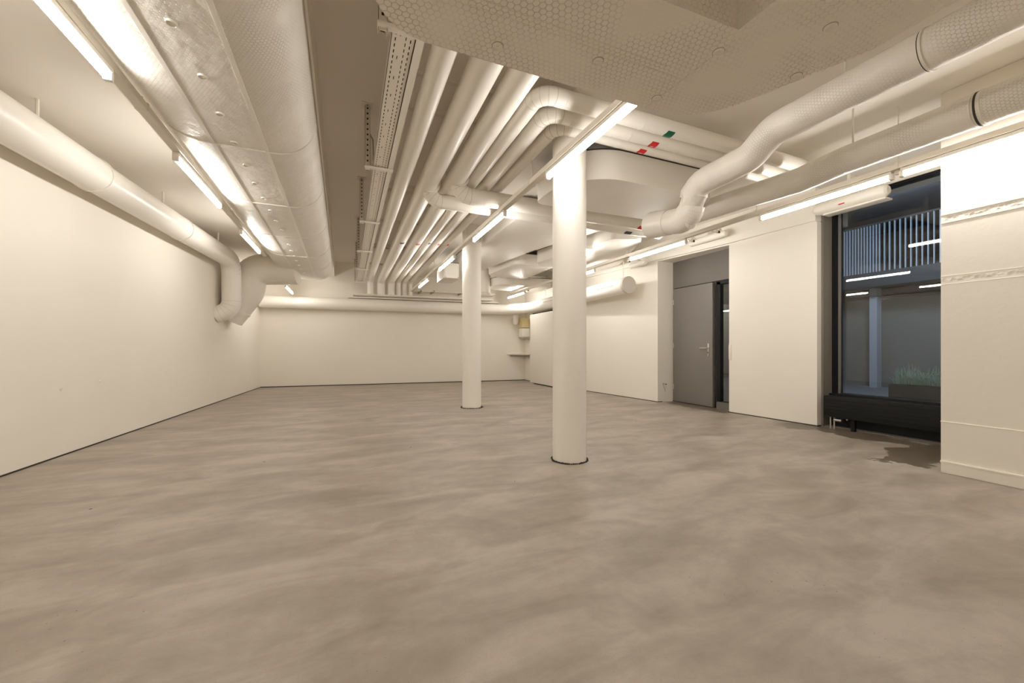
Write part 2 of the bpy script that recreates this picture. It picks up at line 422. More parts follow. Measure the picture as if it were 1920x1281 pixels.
# ================================================================= COLUMNS
def column(x, y, r, top, label, zones):
    o = thing('column', label, 'column', (x, y, 0), 'round concrete columns')
    obj('shaft', tube([(x, y, 0.004), (x, y, top)], r, 64), 'column', o)
    bm = B()
    for i in range(60):
        a = 2 * PI * i / 60; rr = r + 0.003 + (0.008 if y < 5 else 0.03) * random.random()
        z = 0.006 + 0.004 * random.random()
        bmesh.ops.create_icosphere(bm, subdivisions=1, radius=0.008 + 0.004 * random.random(), matrix=Matrix.Translation((x + rr * math.cos(a), y + rr * math.sin(a), z * 0.4)))
    obj('base_joint', bm, 'dark', o)
column(1.835, 3.05, 0.150, ZL, 'nearer of the two round cream columns, close to the camera', ((3.3, .05), (-.2, .06)))
column(1.93, 6.38, 0.158, ZL, 'farther, thinner-looking round cream column in the middle of the hall', ((3.4, .05), (-.2, .06)))

# ================================================================= LIGHT ROWS
def light(label, x, y0, z, group, length=1.12, first=[None]):
    """batten with a glowing tube; built once and then copied"""
    if first[0] is None:
        o = thing('tube_light', label, 'light', (0, 0, 0), group)
        obj('batten', bx(-0.022, 0.022, -0.02, 1.14, 0.024, 0.052, bev=0.003), 'white', o)
        obj('tube', tube([(0, 0.0, 0), (0, 1.12, 0)], 0.019, 16), 'tube', o)
        for yy in (-0.016, 1.136):
            obj('lamp_holder', bx(-0.020, 0.020, yy - 0.014, yy + 0.014, -0.02, 0.03, bev=0.004), 'white', o)
        first[0] = o; o.location = (x, y0, z)
        for c in o.children: c.matrix_parent_inverse = Matrix.Identity(4)
        return o
    src = first[0]; o = src.copy(); COL.objects.link(o); o.location = (x, y0, z)
    for c in src.children:
        k = c.copy(); COL.objects.link(k); k.parent = o
    return tag(o, label, 'light', group)
def rail(label, x0, x1, y0, y1, z, rods, side, clips=()):
    o = thing('lighting_rail', label, 'rail', ((x0 + x1) / 2, (y0 + y1) / 2, z), 'lighting rails')
    bm = prism([(x0 - .03, y0), (x0 + .03, y0), (x1 + .03, y1), (x1 - .03, y1)], z, z + 0.045)
    obj('channel', bm, 'steel', o)
    for y in rods:
        t = (y - y0) / (y1 - y0); x = x0 + (x1 - x0) * t
        top = 2.648 if x < -0.3 else (2.776 if x < 1.66 else (2.64 if 4.7 < y < 7.2 or y > 9.2 else ZL))
        obj('suspension_rod', tube([(x, y, z + 0.045), (x, y, top)], 0.005, 8), 'steel', o)
        obj('rod_clip', bx(x - .034, x + .034, y - .012, y + .012, z - .001, z + .052), 'steel', o)
    return o
zL = 2.50
rail('cream rail of the left row of tube lights, beside the long duct', -1.16, -1.30, -3.0, 7.75, zL + 0.055, (-1.5, 0.6, 3.3, 5.5, 7.55), 1)
gl, gm, gr = 'tube lights of the left row', 'tube lights of the middle row', 'tube lights of the right row'
def xrow(y): return -1.16 + (-1.30 + 1.16) * (y + 3) / 10.75
light('lit tube light at the top left corner of the picture, nearest in the left row', xrow(2) - 0.0, 1.73, zL, gl)
light('lit tube light above the left wall duct, second in the left row', xrow(4.4), 3.90, zL, gl)
light('lit tube light third in the left row, before the rail ends', xrow(6.6), 6.07, zL, gl)
light('small far tube light under the end of the long duct', -1.27, 9.90, 2.355, gl)
light('added unseen tube light continuing the left row behind the camera', xrow(0), -0.45, zL, gl)  # unseen light added to brighten the room, carrying on the left row
rail('cream rail of the middle row of tube lights, running past both columns', 1.60, 1.60, 1.90, 10.9, 2.535, (3.35, 5.6, 7.9, 9.9), 1)
light('bright tube light in front of the nearer column, nearest in the middle row', 1.60, 1.88, 2.48, gm)
light('tube light between the two columns, second in the middle row', 1.60, 4.05, 2.48, gm)
light('tube light just past the farther column, third in the middle row', 1.60, 6.28, 2.48, gm)
light('farthest tube light of the middle row, near the back wall', 1.60, 8.52, 2.48, gm)
rail('cream rail of the right row of tube lights, along door and window', 4.30, 4.30, -3.0, 10.6, 2.515, (-1, 1.8, 3.05, 5.3, 7.6, 9.8), 1)
light('tube light shining on the near precast panel at the right edge', 4.30, 0.64, 2.46, gr)
light('bright tube light in front of the window head', 4.30, 1.86, 2.46, gr)
light('tube light in front of the grey door head', 4.30, 4.08, 2.46, gr)
light('tube light seen just right of the nearer column, above the end of the duct', 4.30, 6.25, 2.46, gr)
light('farthest tube light of the right row, seen between the columns', 4.30, 9.42, 2.46, gr)
light('unseen tube light added behind the camera, continuing the right row', 4.15, -1.6, 2.46, gr)  # added out of view for more light from the right
light('unseen fill tube light added behind the camera to the left of the overhead duct', -0.08, -1.9, 2.50, gm)  # added fill for the foreground; stands off the middle row
light('added unseen tube light farther behind the camera on the left side', xrow(-2), -2.6, zL, gl)  # second unseen light added behind the left row for brightness

# ================================================================= LEFT DUCTS
# round duct along the left wall
ZW = 2.64; RW = 0.155
o = thing('round_duct', 'smooth round cream duct running high along the left wall', 'duct', (-2.3, 4, ZW))
def xd(y): return xl(y) + 0.225
yb1 = 8.75
p = [(xd(-3.1), -3.1, ZW), (xd(4.93), 4.93, ZW)]
obj('duct_section', tube(p, RW + 0.006, 40), 'pipe', o)
p = bend([(xd(4.93), 4.93, ZW), (xd(yb1), yb1, ZW), (xd(yb1), yb1 + 0.02, 1.70), (xl(yb1) - 0.02, yb1 + 0.02, 1.62)], [0.26, 0.24], 4)
obj('duct_section', tube(p, RW, 40), 'pipe', o)
elbow_seams(p, RW, o, 2, len(p) - 1)
for y, rr in ((0.9, 0.168), (4.93, 0.166), (6.7, 0.162)):
    obj('joint_ring', band((xd(y), y, ZW), (0.0589, 1, 0), rr, 0.02), 'pipe', o)
for y in (1.3, 4.2, 6.1, 7.9):
    h = obj('hanger_strap', tube([(xd(y) + .06, y, ZW + 0.12), (xd(y) + .06, y, ZS)], 0.012, 8), 'steel', o)
for z in (2.1, 2.3): obj('joint_ring', band((xd(yb1), yb1 + .01, z), (0, 0, 1), RW, 0.012, 0.003, n=36), 'pipe', o)
# flat insulated duct
o = thing('insulated_duct', 'long flat-bottomed insulated duct with rounded edges running down the hall at left', 'duct', (-0.8, 5, 2.55))
def ovoid(y, dx, end=1.0):
    # cross-section x,z : flat bottom with rounded sides
    xs = []
    L, R = -1.315 + dx, -0.215 + dx; zb, zt, rl, rr = 2.55, ZS - 0.005, 0.39, 0.30
    for k in range(9):
        a = PI + (PI / 2) * k / 8; xs.append((L + rl + rl * math.cos(a), zb + 0.31 + 0.31 * math.sin(a)))
    for k in range(11):
        a = 1.5 * PI + (PI / 2) * k / 10; xs.append((R - rr + rr * math.cos(a), zb + rr + rr * math.sin(a)))
    xs.append((R, zt)); xs.append((L, zt))
    cx, cz = (L + R) / 2, zt
    return [(cx + (x - cx) * end, y, cz + (z - cz) * (0.3 + 0.7 * end)) for x, z in xs]
bm = B(); uv = bm.loops.layers.uv.verify(); rings = []
ys = [-3.1 + 0.4 * i for i in range(33)] + [9.85, 9.95, 10.03, 10.08, 10.10]
ends = [1.0] * 33 + [0.995, 0.97, 0.93, 0.86, 0.75]
for y, e in zip(ys, ends):
    dx = 0.02 - 0.0125 * y
    rings.append([bm.verts.new(c) for c in ovoid(y, dx, e)])
cum = [0.0]
for a, b2 in zip(rings[0], rings[0][1:]): cum.append(cum[-1] + (a.co - b2.co).length)
cum.append(cum[-1] + 0.8); n = len(rings[0])
for i in range(len(rings) - 1):
    for j in range(n):
        f = bm.faces.new((rings[i][j], rings[i + 1][j], rings[i + 1][(j + 1) % n], rings[i][(j + 1) % n]))
        for l, (a, b2) in zip(f.loops, ((j, ys[i]), (j, ys[i + 1]), (j + 1, ys[i + 1]), (j + 1, ys[i]))): l[uv].uv = (cum[a], b2)
bm.faces.new(rings[0]); bm.faces.new(rings[-1][::-1])
obj('casing', bm, 'wrap_fine', o, sharp=0.6)
for (xx, wdt) in ((-0.91, 0.012), (-0.56, 0.012)):
    seam = prism([(xx - wdt + 0.055, -3), (xx + wdt + 0.055, -3), (xx + wdt - 0.105, 9.8), (xx - wdt - 0.105, 9.8)], 2.545, 2.56)
    obj('seam_strip', seam, 'pipe', o)
lip = B()
tube([(-0.205 + 0.0575, -3, 2.895), (-0.205 - 0.1025, 9.8, 2.895)], 0.009, 8, lip)

obj('wire_edge', lip, 'pipe', o)
for k in range(19):
    y = 1.95 + 0.395 * k
    obj('washer', disc_ring(B(), (-0.755 - 0.005 * k + random.uniform(-.02, .02), y, 2.549), (0, 0, -1), 0.024), 'pipe', o)
for y in (3.6, 4.9, 6.2, 7.5, 8.7):
    bm = B()
    sect = [Vector(c) for c in ovoid(y, 0.02 - 0.0125 * y)[:20]]
    tube([c + Vector((0, 0, -0.002)) for c in sect], 0.006, 6, bm)
    obj('seam_band', bm, 'pipe', o)
# big round insulated branch dropping to the left wall
o = thing('branch_duct', 'wide wrapped duct elbow dropping from the long duct to the left wall', 'duct', (-1.5, 9.35, 2.4))
p = bend([(-0.95, 9.05, 2.60), (-1.74, 9.15, 2.56), (-1.86, 9.2, 2.1), (-2.195, 9.25, 1.62)], [0.30, 0.35], 6)
obj('casing', tube(p, 0.30, 40), 'smooth_wrap', o)
obj('rim', band((-2.06, 9.23, 1.81), (-0.335, 0.05, -0.48), 0.305, 0.05), 'pipe', o)
for c, nn in (((-1.74, 8.87, 2.34), (0.1, -1, -.2)), ((-1.86, 8.9, 2.0), (0.2, -1, 0)), ((-1.3, 8.88, 2.37), (0, -.7, -.7))):
    obj('washer', disc_ring(B(), c, nn, 0.024), 'pipe', o)
# duct along the back wall, turning along the right wall
o = thing('perimeter_duct', 'round white duct along the back wall and right wall, ending in a flat disc', 'duct', (4.85, 5.95, 2.18))
pts = [(-2.02, yb(-2) - 0.22, 2.17), (4.35, yb(4.35) - 0.22, 2.16), (4.86, 10.3, 2.17), (4.86, 5.97, 2.19)]
obj('duct_section', tube(bend(pts, [0.7, 0.7], 6), 0.155, 40), 'pipe', o)
obj('end_cap', tube([(4.86, 5.93, 2.19), (4.86, 5.99, 2.19)], 0.160, 48), pbr('end_cap_grey', (0.62, 0.57, 0.50), 0.5), o)
for (a, b2) in ((6.2, 6.75), (8.6, 9.15)):
    g = obj('slot_grille', bx(4.697, 4.712, a, b2, 2.185, 2.215), 'white', o)
    bm = B()
    for k in range(14):
        yy = a + 0.02 + (b2 - a - 0.04) * k / 13; box(bm, 4.694, 4.70, yy - 0.013, yy + 0.013, 2.191, 2.209)
    obj('grille_slots', bm, 'cable', g)
for y in (6.1, 7.7, 9.3):
    obj('hanger_rod', tube([(4.86, y, 2.33), (4.86, y, ZL)], 0.006, 8), 'white', o)
for x in (0.0, 1.9, 3.4): obj('joint_ring', band((x, yb(x) - .22, 2.165), (1, -.068, 0), 0.156, 0.012, 0.003), 'pipe', o)

# ================================================================= PIPE BANK
ZP = 2.83
END = 11.02
def straight(x, r, label, lab=None):
    o = thing('pipe', label, 'pipe', (x, 5, ZP), 'insulated pipes under the ceiling')
    p = bend([(x, -2.9, ZP), (x, END, ZP), (x, END, 2.43)], 0.13, 4)
    obj('jacket', tube(p, r, 36), 'pipe', o)
    return o
P1 = straight(0.545, 0.077, 'slim pipe nearest the cable tray in the ceiling bank')
P2 = straight(0.815, 0.104, 'thickest ceiling pipe, second from the cable tray, with a branch to the right')
P3 = straight(1.073, 0.098, 'thick ceiling pipe third from the cable tray, beside the three turning pipes')
def turning(x, r, yt, label):
    o = thing('pipe', label, 'pipe', (x, 5, ZP), 'insulated pipes under the ceiling')
    p = bend([(4.8, yt, ZL), (4.8, yt, ZP), (x, yt, ZP), (x, END, ZP), (x, END, 2.43)], [0.16, 0.115, 0.1], 4)
    obj('jacket', tube(p, r, 36), 'pipe', o)
    elbow_seams(p, r, o, 6, 11)
    for xx in (x + 0.17, ): obj('jacket_seam', band((x + 0.20, yt, ZP), (1, 0, 0), r, 0.006, 0.0015), 'pipe', o)
    obj('jacket_seam', band((2.05 + 0.1 * x, yt, ZP), (1, 0, 0), r, 0.006, 0.0015), 'pipe', o)
    return o
P4 = turning(1.267, 0.063, 2.51, 'outermost of the three pipes that turn right under the near duct, with green label')
P5 = turning(1.425, 0.063, 2.69, 'middle of the three pipes that turn right, between its neighbours')
P6 = turning(1.585, 0.053, 2.835, 'innermost of the three turning pipes, passing in front of the nearer column')
for o, x, yt, r, m in ((P4, 1.267, 2.51, .063, 'green'), (P5, 1.425, 2.69, .063, 'red'), (P6, 1.585, 2.835, .053, 'red')):
    curved_label((2.45, yt, ZP), (1, 0, 0), r, -0.75, 0.55, 0.085, 0.015, m, o)
for o, x, yt, r in ((P5, 1.425, 2.69, .063), (P6, 1.585, 2.835, .053)):
    curved_label((2.452, yt, ZP), (1, 0, 0), r + 0.001, 0.02, 0.16, 0.034, 0.0, 'white', o, 'label_print')
for o, x, r, m in ((P2, .815, .104, 'navy'), (P3, 1.073, .098, 'red'), (P4, 1.267, .063, 'navy'), (P5, 1.425, .063, 'red'), (P6, 1.585, .053, 'red')):
    curved_label((x, 6.65, ZP), (0, 1, 0), r, -0.45, 0.25, 0.10, 0.01, m, o)
# tee branches crossing to the right
def branch(x, yt, z, r, x1, label, lab, rp):
    o = thing('branch_pipe', label, 'pipe', (x, yt, z), 'cross pipes branching right')
    p = bend([(x, yt - 0.02, ZP - rp * 0.5), (x, yt - 0.0, z), (x + 0.3, yt, z), (x1, yt, z)], [0.14, 0], 3)
    p = bend([(x, yt, ZP - 0.02), (x + 0.02, yt, z), (x1, yt, z)], 0.13, 4)
    obj('jacket', tube(p, r, 36), 'pipe', o)
    elbow_seams(p, r, o, 2, 6)
    obj('saddle', tube([(x, yt - r * 1.15, ZP - 0.005), (x, yt + r * 1.15, ZP - 0.005)], rp + 0.006, 36), 'pipe', o)
    for xx in (x + 0.30, x + 0.62): obj('jacket_seam', band((xx, yt, z), (1, 0, 0), r, 0.006, 0.0015), 'pipe', o)
    obj('end_cap', tube([(x1 - 0.01, yt, z), (x1 + 0.03, yt, z)], r + 0.004, 36), 'pipe', o)
    curved_label((3.57, yt, z), (1, 0, 0), r, -0.8, -0.1, 0.12, 0.015, lab, o)
    return o
branch(1.10, 4.15, 2.665, 0.088, 4.12, 'nearer cross pipe branching right from the third ceiling pipe, behind the nearer column', 'red', 0.098)
branch(0.84, 4.42, 2.665, 0.080, 4.14, 'farther cross pipe branching from the thickest ceiling pipe to the right', 'navy', 0.104)
# steel cross rails above the pipes
ords = ['nearest', 'second nearest', 'third nearest', 'fourth', 'fifth', 'sixth', 'seventh', 'farthest']
for k, y in enumerate((2.85, 3.28, 4.93, 5.10, 6.35, 7.9, 8.1, 9.7)):
    bm = bx(0.36, 1.64, y - .02, y + .02, 2.955, 2.99); 
    for xx in (0.42, 1.2): box(bm, xx - .006, xx + .006, y - .006, y + .006, 2.99, ZH)
    tag(obj('support_rail', bm, 'steel'), 'steel cross rail above the pipe bank, %s of eight' % ords[k], 'support rail', 'cross rails over the pipes', 'thing')

# ================================================================= CABLE TRAY
o = thing('cable_tray', 'perforated cream cable tray running along the left of the pipe bank', 'cable tray', (0.3, 5, 2.745))
bm = B(); X0, X1 = 0.223, 0.352; ZT = 2.745
rows = [(0.243, 0.249), (0.268, 0.273), (0.300, 0.305), (0.326, 0.332)]
cur = X0
for a, b2 in rows: box(bm, cur, a, -1.5, 11.05, ZT, ZT + .003); cur = b2
box(bm, cur, X1, -1.5, 11.05, ZT, ZT + .003)
for ri, (a, b2) in enumerate(rows):
    y = 1.3 + ri * 0.013
    while y < 11.0:
        box(bm, a, b2, y, y + (0.021 if ri != 1 else 0.16), ZT, ZT + .003); y += 0.048 if ri != 1 else 0.19
box(bm, X0, X0 + .003, -1.5, 11.05, ZT, ZT + .055); box(bm, X1 - .003, X1, -1.5, 11.05, ZT, ZT + .055)
obj('perforated_base', bm, 'steel', o)
obj('slot_backing', bx(X0 + .004, X1 - .004, -1.5, 11.04, ZT + .012, ZT + .016), 'hole', o)  # near-black sheet over the slots so they read dark
tag(obj('cable_trunking', prism([(0.356, -1.5), (0.402, -1.5), (0.402, 11.05), (0.356, 11.05)], ZT - 0.005, ZT + 0.05), 'white'),
    'narrow smooth white trunking between the cable tray and the slimmest pipe', 'trunking')
hl = ['nearest, half hidden by the near duct', 'second nearest', 'third', 'fourth', 'fifth', 'farthest, by the back wall']
for k, y in enumerate((2.2, 3.98, 5.72, 7.47, 9.2, 10.98)):
    h = thing('tray_hanger', 'slotted hanger holding the cable tray, ' + hl[k], 'hanger', (0.17, y, 3.3), 'cable tray hangers')
    bm = B()
    sx0, sx1 = 0.148, 0.196
    box(bm, sx0, sx1 - .031, y, y + .004, 2.70, ZH); box(bm, sx1 - .017, sx1, y, y + .004, 2.70, ZH)
    z = 2.70
    while z < ZH: box(bm, sx0 + .016, sx1 - .016, y, y + .004, z, min(ZH, z + 0.03)); z += 0.05
    box(bm, sx0, sx0 + .003, y, y + .04, 2.70, ZH)
    box(bm, sx1 - .003, sx1, y, y + .04, 2.70, ZH)
    obj('strut', bm, 'steel', h)
    obj('hole_backing', bx(sx0 + .012, sx1 - .012, y + .010, y + .013, 2.7, ZH), 'hole', h)  # near-black strip behind the holes to make them look dark
    obj('arm', bx(sx0 - .004, 0.405, y - .02, y + .02, 2.716, 2.7385, bev=0.003), 'white', h)
    obj('foot_plate', bx(sx0 - .03, sx1 + .03, y - .05, y + .06, ZH - .008, ZH), 'steel', h)
    bm = B()
    for q in (-.02, .035): tube([(0.172, y + q, ZH - .016), (0.172, y + q, ZH - .006)], 0.009, 8, bm)
    obj('bolt', bm, 'cable', h)
tag(obj('cable_loop', tube(bend([(0.235, 4.1, 2.80), (0.235, 4.25, 3.14), (0.20, 4.3, 3.2), (0.19, 4.1, 3.25), (0.19, 4.06, ZH)], 0.05), 0.007, 8), 'cable'),
    'thin grey cable looping from the cable tray up to the ceiling beside a hanger', 'cable')

# ledge and conduit at the back wall
tag(obj('pipe_ledge', prism([(0.12, yb(0.1)), (3.9, yb(3.9)), (3.9, yb(3.9) - 0.42), (0.12, yb(.1) - 0.48)], 2.395, 2.43, bev=0.005), 'white'),
    'long white ledge on the back wall that the pipe ends drop onto', 'ledge')
tag(obj('ledge_board', prism([(0.0, yb(0)), (4.2, yb(4.2)), (4.2, yb(4.2) - 0.2), (0.0, yb(0) - 0.2)], 2.345, 2.385), 'white'),
    'flat board under the pipe ledge, just above the back wall duct', 'board')
c = thing('conduit', 'thin horizontal conduit high on the back wall between rail end and farther column', 'conduit', (1.8, 10.9, 2.56))
obj('tube_run', tube([(1.70, 10.92, 2.57), (3.95, 10.75, 2.57)], 0.016, 12), 'white', c)
for x in (1.85, 2.2, 3.0): obj('clamp', bx(x - .015, x + .015, 10.84, yb(x) + .0, 2.55, 2.60), 'cable', c)

# ================================================================= NEAR OVERHEAD DUCT (L-shaped)
o = thing('overhead_duct', 'large L-shaped insulated duct wrapped in wire mesh overhead in front', 'duct', (1.5, 1.5, 2.4))
out = round_corners([(0.07, -0.4), (0.62, -0.4), (0.62, 1.24), (1.62, 1.24), (1.62, -2.9), (2.27, -2.9), (2.27, 1.05), (1.98, 1.81), (0.07, 1.81)],
                    [0, 0, 0.05, 0.0, 0, 0, 0.28, 0.42, 0.27], 10)
bm = prism(out, 2.40, 2.715, bev=0.035, segs=4); box_uv(bm)
obj('casing', bm, 'wrap', o, sharp=0.5)
bm = B(); tube([(0.45, 1.54, 2.3995), (1.67, 1.54, 2.3995)], 0.0035, 6, bm); tube([(0.5, 1.50, 2.3995), (1.45, 1.50, 2.3995)], 0.0015, 6, bm)
tube([(1.62, 1.25, 2.3995), (1.60, 1.79, 2.3995)], 0.003, 6, bm); tube([(1.63, 1.24, 2.3995), (2.22, 1.22, 2.3995)], 0.003, 6, bm)
obj('seam', bm, 'wrap', o)
for (x, y) in ((0.639, 1.70), (1.124, 1.60), (1.613, 1.33), (1.593, 1.71), (2.124, 1.294), (1.937, 1.039), (0.30, 1.55)):
    ws = obj('washer', disc_ring(B(), (x, y, 2.398), (0, 0, -1), 0.024), 'pipe', o)
    obj('gap_ring', tube([(x, y, 2.3975), (x, y, 2.401)], 0.0275, 24), 'seam', ws)
for (x, y, z) in ((1.1, 1.24, 2.47), ):
    obj('washer', disc_ring(B(), (x, y - .002, z), (0, -1, 0), 0.024), 'wrap', o)
obj('washer', disc_ring(B(), (1.618, 1.02, 2.46), (-1, 0, 0), 0.024), 'wrap', o)
obj('wire_lip', tube([(2.272, -1.0, 2.44), (2.272, 0.9, 2.44)], 0.004, 6), 'pipe', o)

# ================================================================= WRAPPED ROUND DUCTS AT RIGHT
o = thing('wrapped_duct', 'upper mesh-wrapped round duct that snakes down past the pipes and drops, right of centre', 'duct', (3.05, 1.5, 2.7))
p = bend([(3.05, -2.9, 2.70), (3.05, 2.02, 2.70), (3.05, 2.22, 2.57), (3.05, 2.80, 2.55), (3.06, 2.82, 2.25), (3.06, 3.24, 2.32)], [0.18, 0.18, 0.17, 0.14], 6)
rad = [0.116] * len(p)
for i, q in enumerate(p):
    if q.z < 2.5: rad[i] = 0.122 + 0.006 * math.sin(i * 2.1)
ob = obj('casing', tube(p, 0.116, 36, radii=rad), 'wrap_fine', o, sharp=0.8)
for y in (0.42, 1.14): obj('joint_band', band((3.05, y, 2.70), (0, 1, 0), 0.118, 0.010, 0.004, n=36), 'pipe', o); obj('joint_gap', band((3.05, y + 0.012, 2.70), (0, 1, 0), 0.1165, 0.004, 0.0, n=36), 'hole', o)
obj('outlet_collar', tube([(3.06, 3.10, 2.297), (3.06, 3.36, 2.34)], 0.13, 32, radii=[0.128, 0.142]), 'smooth_wrap', o)
for y in (1.55, -0.5): obj('hanger_rod', tube([(3.05, y, 2.81), (3.05, y, ZL)], 0.006, 8), 'steel', o)
o = thing('wrapped_duct', 'lower mesh-wrapped round duct beside the right row of lights, with a double joint ring', 'duct', (3.95, 1.5, 2.62))
p = bend([(3.95, -2.9, 2.62), (3.95, 2.02, 2.62), (3.93, 2.36, 2.585), (3.86, 3.3, 2.61), (3.84, 4.0, 2.64)], [0.4, 0.4, 0.4], 6)
obj('casing', tube(p, 0.114, 36), 'wrap_fine', o, sharp=0.8)
for y in (1.20, 1.245): obj('joint_band', band((3.95, y, 2.62), (0, 1, 0), 0.116, 0.010, 0.004, n=36), 'pipe', o)
obj('joint_gap', band((3.95, 1.222, 2.62), (0, 1, 0), 0.1155, 0.012, 0.0, n=36), 'hole', o)
for y in (1.0, 1.95): obj('hanger_rod', tube([(3.95, y, 2.72), (3.95, y, ZL)], 0.008, 8), 'steel', o)

# ================================================================= FLAT DUCTS UNDER THE LOW CEILING
def flat(label, pts, radii, z0, z1, mat='smooth_wrap', bev=0.03, name='flat_duct', seg=8):
    bm = prism(round_corners(pts, radii, seg), z0, z1, bev=bev); box_uv(bm)
    x = sum(p[0] for p in pts) / len(pts); y = sum(p[1] for p in pts) / len(pts)
    o = thing(name, label, 'duct', (x, y, z0), 'flat ducts under the low ceiling')
    obj('casing', bm, mat, o, sharp=0.5)
    bm = prism(round_corners([(x + (a - x) * 1.004, y + (b2 - y) * 1.004) for a, b2 in pts], radii, seg), z1 - 0.006, z1 + 0.006)
    obj('top_joint', bm, 'hole', o)
    return o
flat('flat duct with a rounded end behind the nearer column, wrapped and slightly dented', [(1.90, 3.04), (3.62, 3.04), (3.62, 3.85), (1.90, 3.90)], [0.55, 0.1, 0.1, 0.1], 2.60, 2.885, bev=0.04, seg=14)
flat('broad flat duct brightly lit from below beyond the cross pipes', [(2.12, 4.75), (3.55, 4.75), (3.1, 6.3), (2.75, 8.65), (2.12, 8.65)], [0.1, 0.1, 0.3, 0.25, 0.25], 2.76, 2.98, bev=0.05)
flat('slanting flat duct under the low ceiling, right of the nearer column', [(3.72, 4.9), (4.15, 4.75), (5.0, 6.4), (5.0, 7.1), (3.35, 7.1)], [0.1, 0.1, 0.05, 0.1, 0.3], 2.66, 2.90)
flat('rounded flat duct far back at right, above the farthest light', [(3.45, 9.25), (4.95, 9.1), (4.95, 10.2), (3.45, 10.2)], [0.42, 0.05, 0.1, 0.3], 2.61, 2.82)
flat('narrow flat duct between the slanting duct and the back wall', [(3.15, 7.35), (4.05, 7.35), (4.05, 8.9), (3.0, 8.9)], [0.25, 0.05, 0.05, 0.3], 2.72, 2.95)
flat('short stub duct hanging beside the farther middle lights, left of the farther column', [(1.80, 7.9), (2.13, 7.9), (2.13, 8.6), (1.80, 8.6)], 0.05, 2.44, 2.755, bev=0.05)
o = thing('ceiling_light', 'small boxy lit ceiling light peeking out right of the nearer column', 'light', (3.62, 5.42, 2.6))
obj('housing', bx(3.46, 3.66, 5.36, 5.50, 2.60, 2.655, bev=.005), 'white', o)
obj('diffuser', bx(3.47, 3.65, 5.37, 5.49, 2.52, 2.60, bev=.01), 'tube', o)
o = thing('air_outlet', 'short vertical round air outlet right of the farther column', 'outlet', (3.28, 9.75, 2.4))
obj('neck', tube([(3.28, 9.75, 2.45), (3.28, 9.75, ZL)], 0.17, 32), 'pipe', o)
obj('flared_rim', tube([(3.28, 9.75, 2.36), (3.28, 9.75, 2.46)], 0.2, 32, radii=[0.25, 0.172]), 'pipe', o)

# ================================================================= WALL HARDWARE AT RIGHT
def housing(label, x, y0, y1, z, r, plate=True):
    o = thing('blind_housing', label, 'housing', (x, (y0 + y1) / 2, z), 'rounded housings above the openings')
    ys = [y0, y0 + r * .3, y0 + r * .7, y1 - r * .7, y1 - r * .3, y1]; rs = [r * .55, r * .85, r, r, r * .85, r * .55]
    obj('drum', tube([(x, q, z) for q in ys], r, 28, radii=rs), 'white', o)
    if plate: obj('back_plate', bx(x - r * 0.3, x + r * 1.6, y0 + .02, y1 - .10, z - r - 0.016, z - r + .004, bev=0.004), 'white', o)
    obj('bracket', bx(x - .01, x + r * 1.2, (y0 + y1) / 2 - .015, (y0 + y1) / 2 + .015, z + r * .6, ZL if plate else z + r + .05), 'steel', o)
    return o
h = housing('rounded white housing under the light at the window head', 5.45, 2.36, 3.10, 2.735, 0.075)
obj('status_mark', bx(5.372, 5.378, 2.74, 2.80, 2.70, 2.712), 'red', h)
housing('rounded white housing above the grey door', 5.33, 4.25, 4.95, 2.76, 0.055, False)
housing('rounded white housing above the disc end of the perimeter duct', 5.10, 5.75, 6.2, 2.60, 0.05, False)
def valve(label, x, y, z):
    o = thing('junction_clip', label, 'clip', (x, y, z), 'small clips and cables by the right rail')
    bm = B(); tube(bend([(x, y - .05, z), (x, y, z + .05), (x, y + .05, z), (x, y + .09, z + .03)], 0.02), 0.008, 8, bm)
    obj('cable', bm, 'white', o); obj('body', bx(x - .018, x + .018, y - .02, y + .02, z - .02, z + .015, bev=.004), 'white', o)
    obj('screw', bx(x - .019, x + .0, y - .03, y - .018, z - .03, z - .004), 'hole', o)
valve('small clip and cable at the joint between the two nearest right-row lights', 4.33, 1.81, 2.50)
valve('small clip and cable left of the window head light', 4.38, 3.62, 2.50)
valve('small clip and cable at the near end of the door light', 4.34, 3.98, 2.47)
valve('small clip and cable at the far end of the door light', 4.36, 5.32, 2.47)
valve('small clip and cable at the near end of the far right-row light', 4.36, 9.32, 2.52)
# radiator
o = thing('radiator', 'long low black radiator under the window', 'radiator', (5.6, 2.4, 0.14))
obj('casing', bx(5.52, 5.64, 1.62, 3.04, 0.145, 0.405, bev=0.006), 'black', o)
bm = B()
for z in (0.20, 0.24, 0.28, 0.32, 0.36): box(bm, 5.516, 5.522, 1.63, 3.03, z, z + .004)
obj('panel_groove', bm, 'frame', o)
for y in (1.9, 2.75): obj('foot', bx(5.56, 5.60, y - .02, y + .02, 0.0, 0.15), 'black', o)
v = obj('valve', tube([(5.56, 2.86, 0.115), (5.56, 2.94, 0.115)], 0.02, 16), 'chrome', o)
for y in (2.94, 2.98): obj('supply_pipe', tube([(5.56, y, 0.0), (5.56, y, 0.15)], 0.009, 12), 'chrome', o)
obj('vent_plug', tube([(5.545, 2.80, 0.135), (5.575, 2.80, 0.135)], 0.008, 10), 'chrome', o)
# stub on the reveal beside the door
o = thing('pipe_stub', 'small capped pipe stub with a loose wire on the pale reveal left of the door', 'pipe stub', (5.42, 5.64, 0.33))
obj('stub', tube([(5.42, 5.66, 0.335), (5.42, 5.58, 0.335)], 0.014, 16), 'chrome', o)
obj('plug', tube([(5.42, 5.585, 0.335), (5.42, 5.575, 0.335)], 0.010, 16), 'dark', o)
obj('wire', tube(bend([(5.42, 5.655, 0.31), (5.44, 5.65, 0.26), (5.47, 5.652, 0.19)], 0.03), 0.002, 6), 'cable', o)
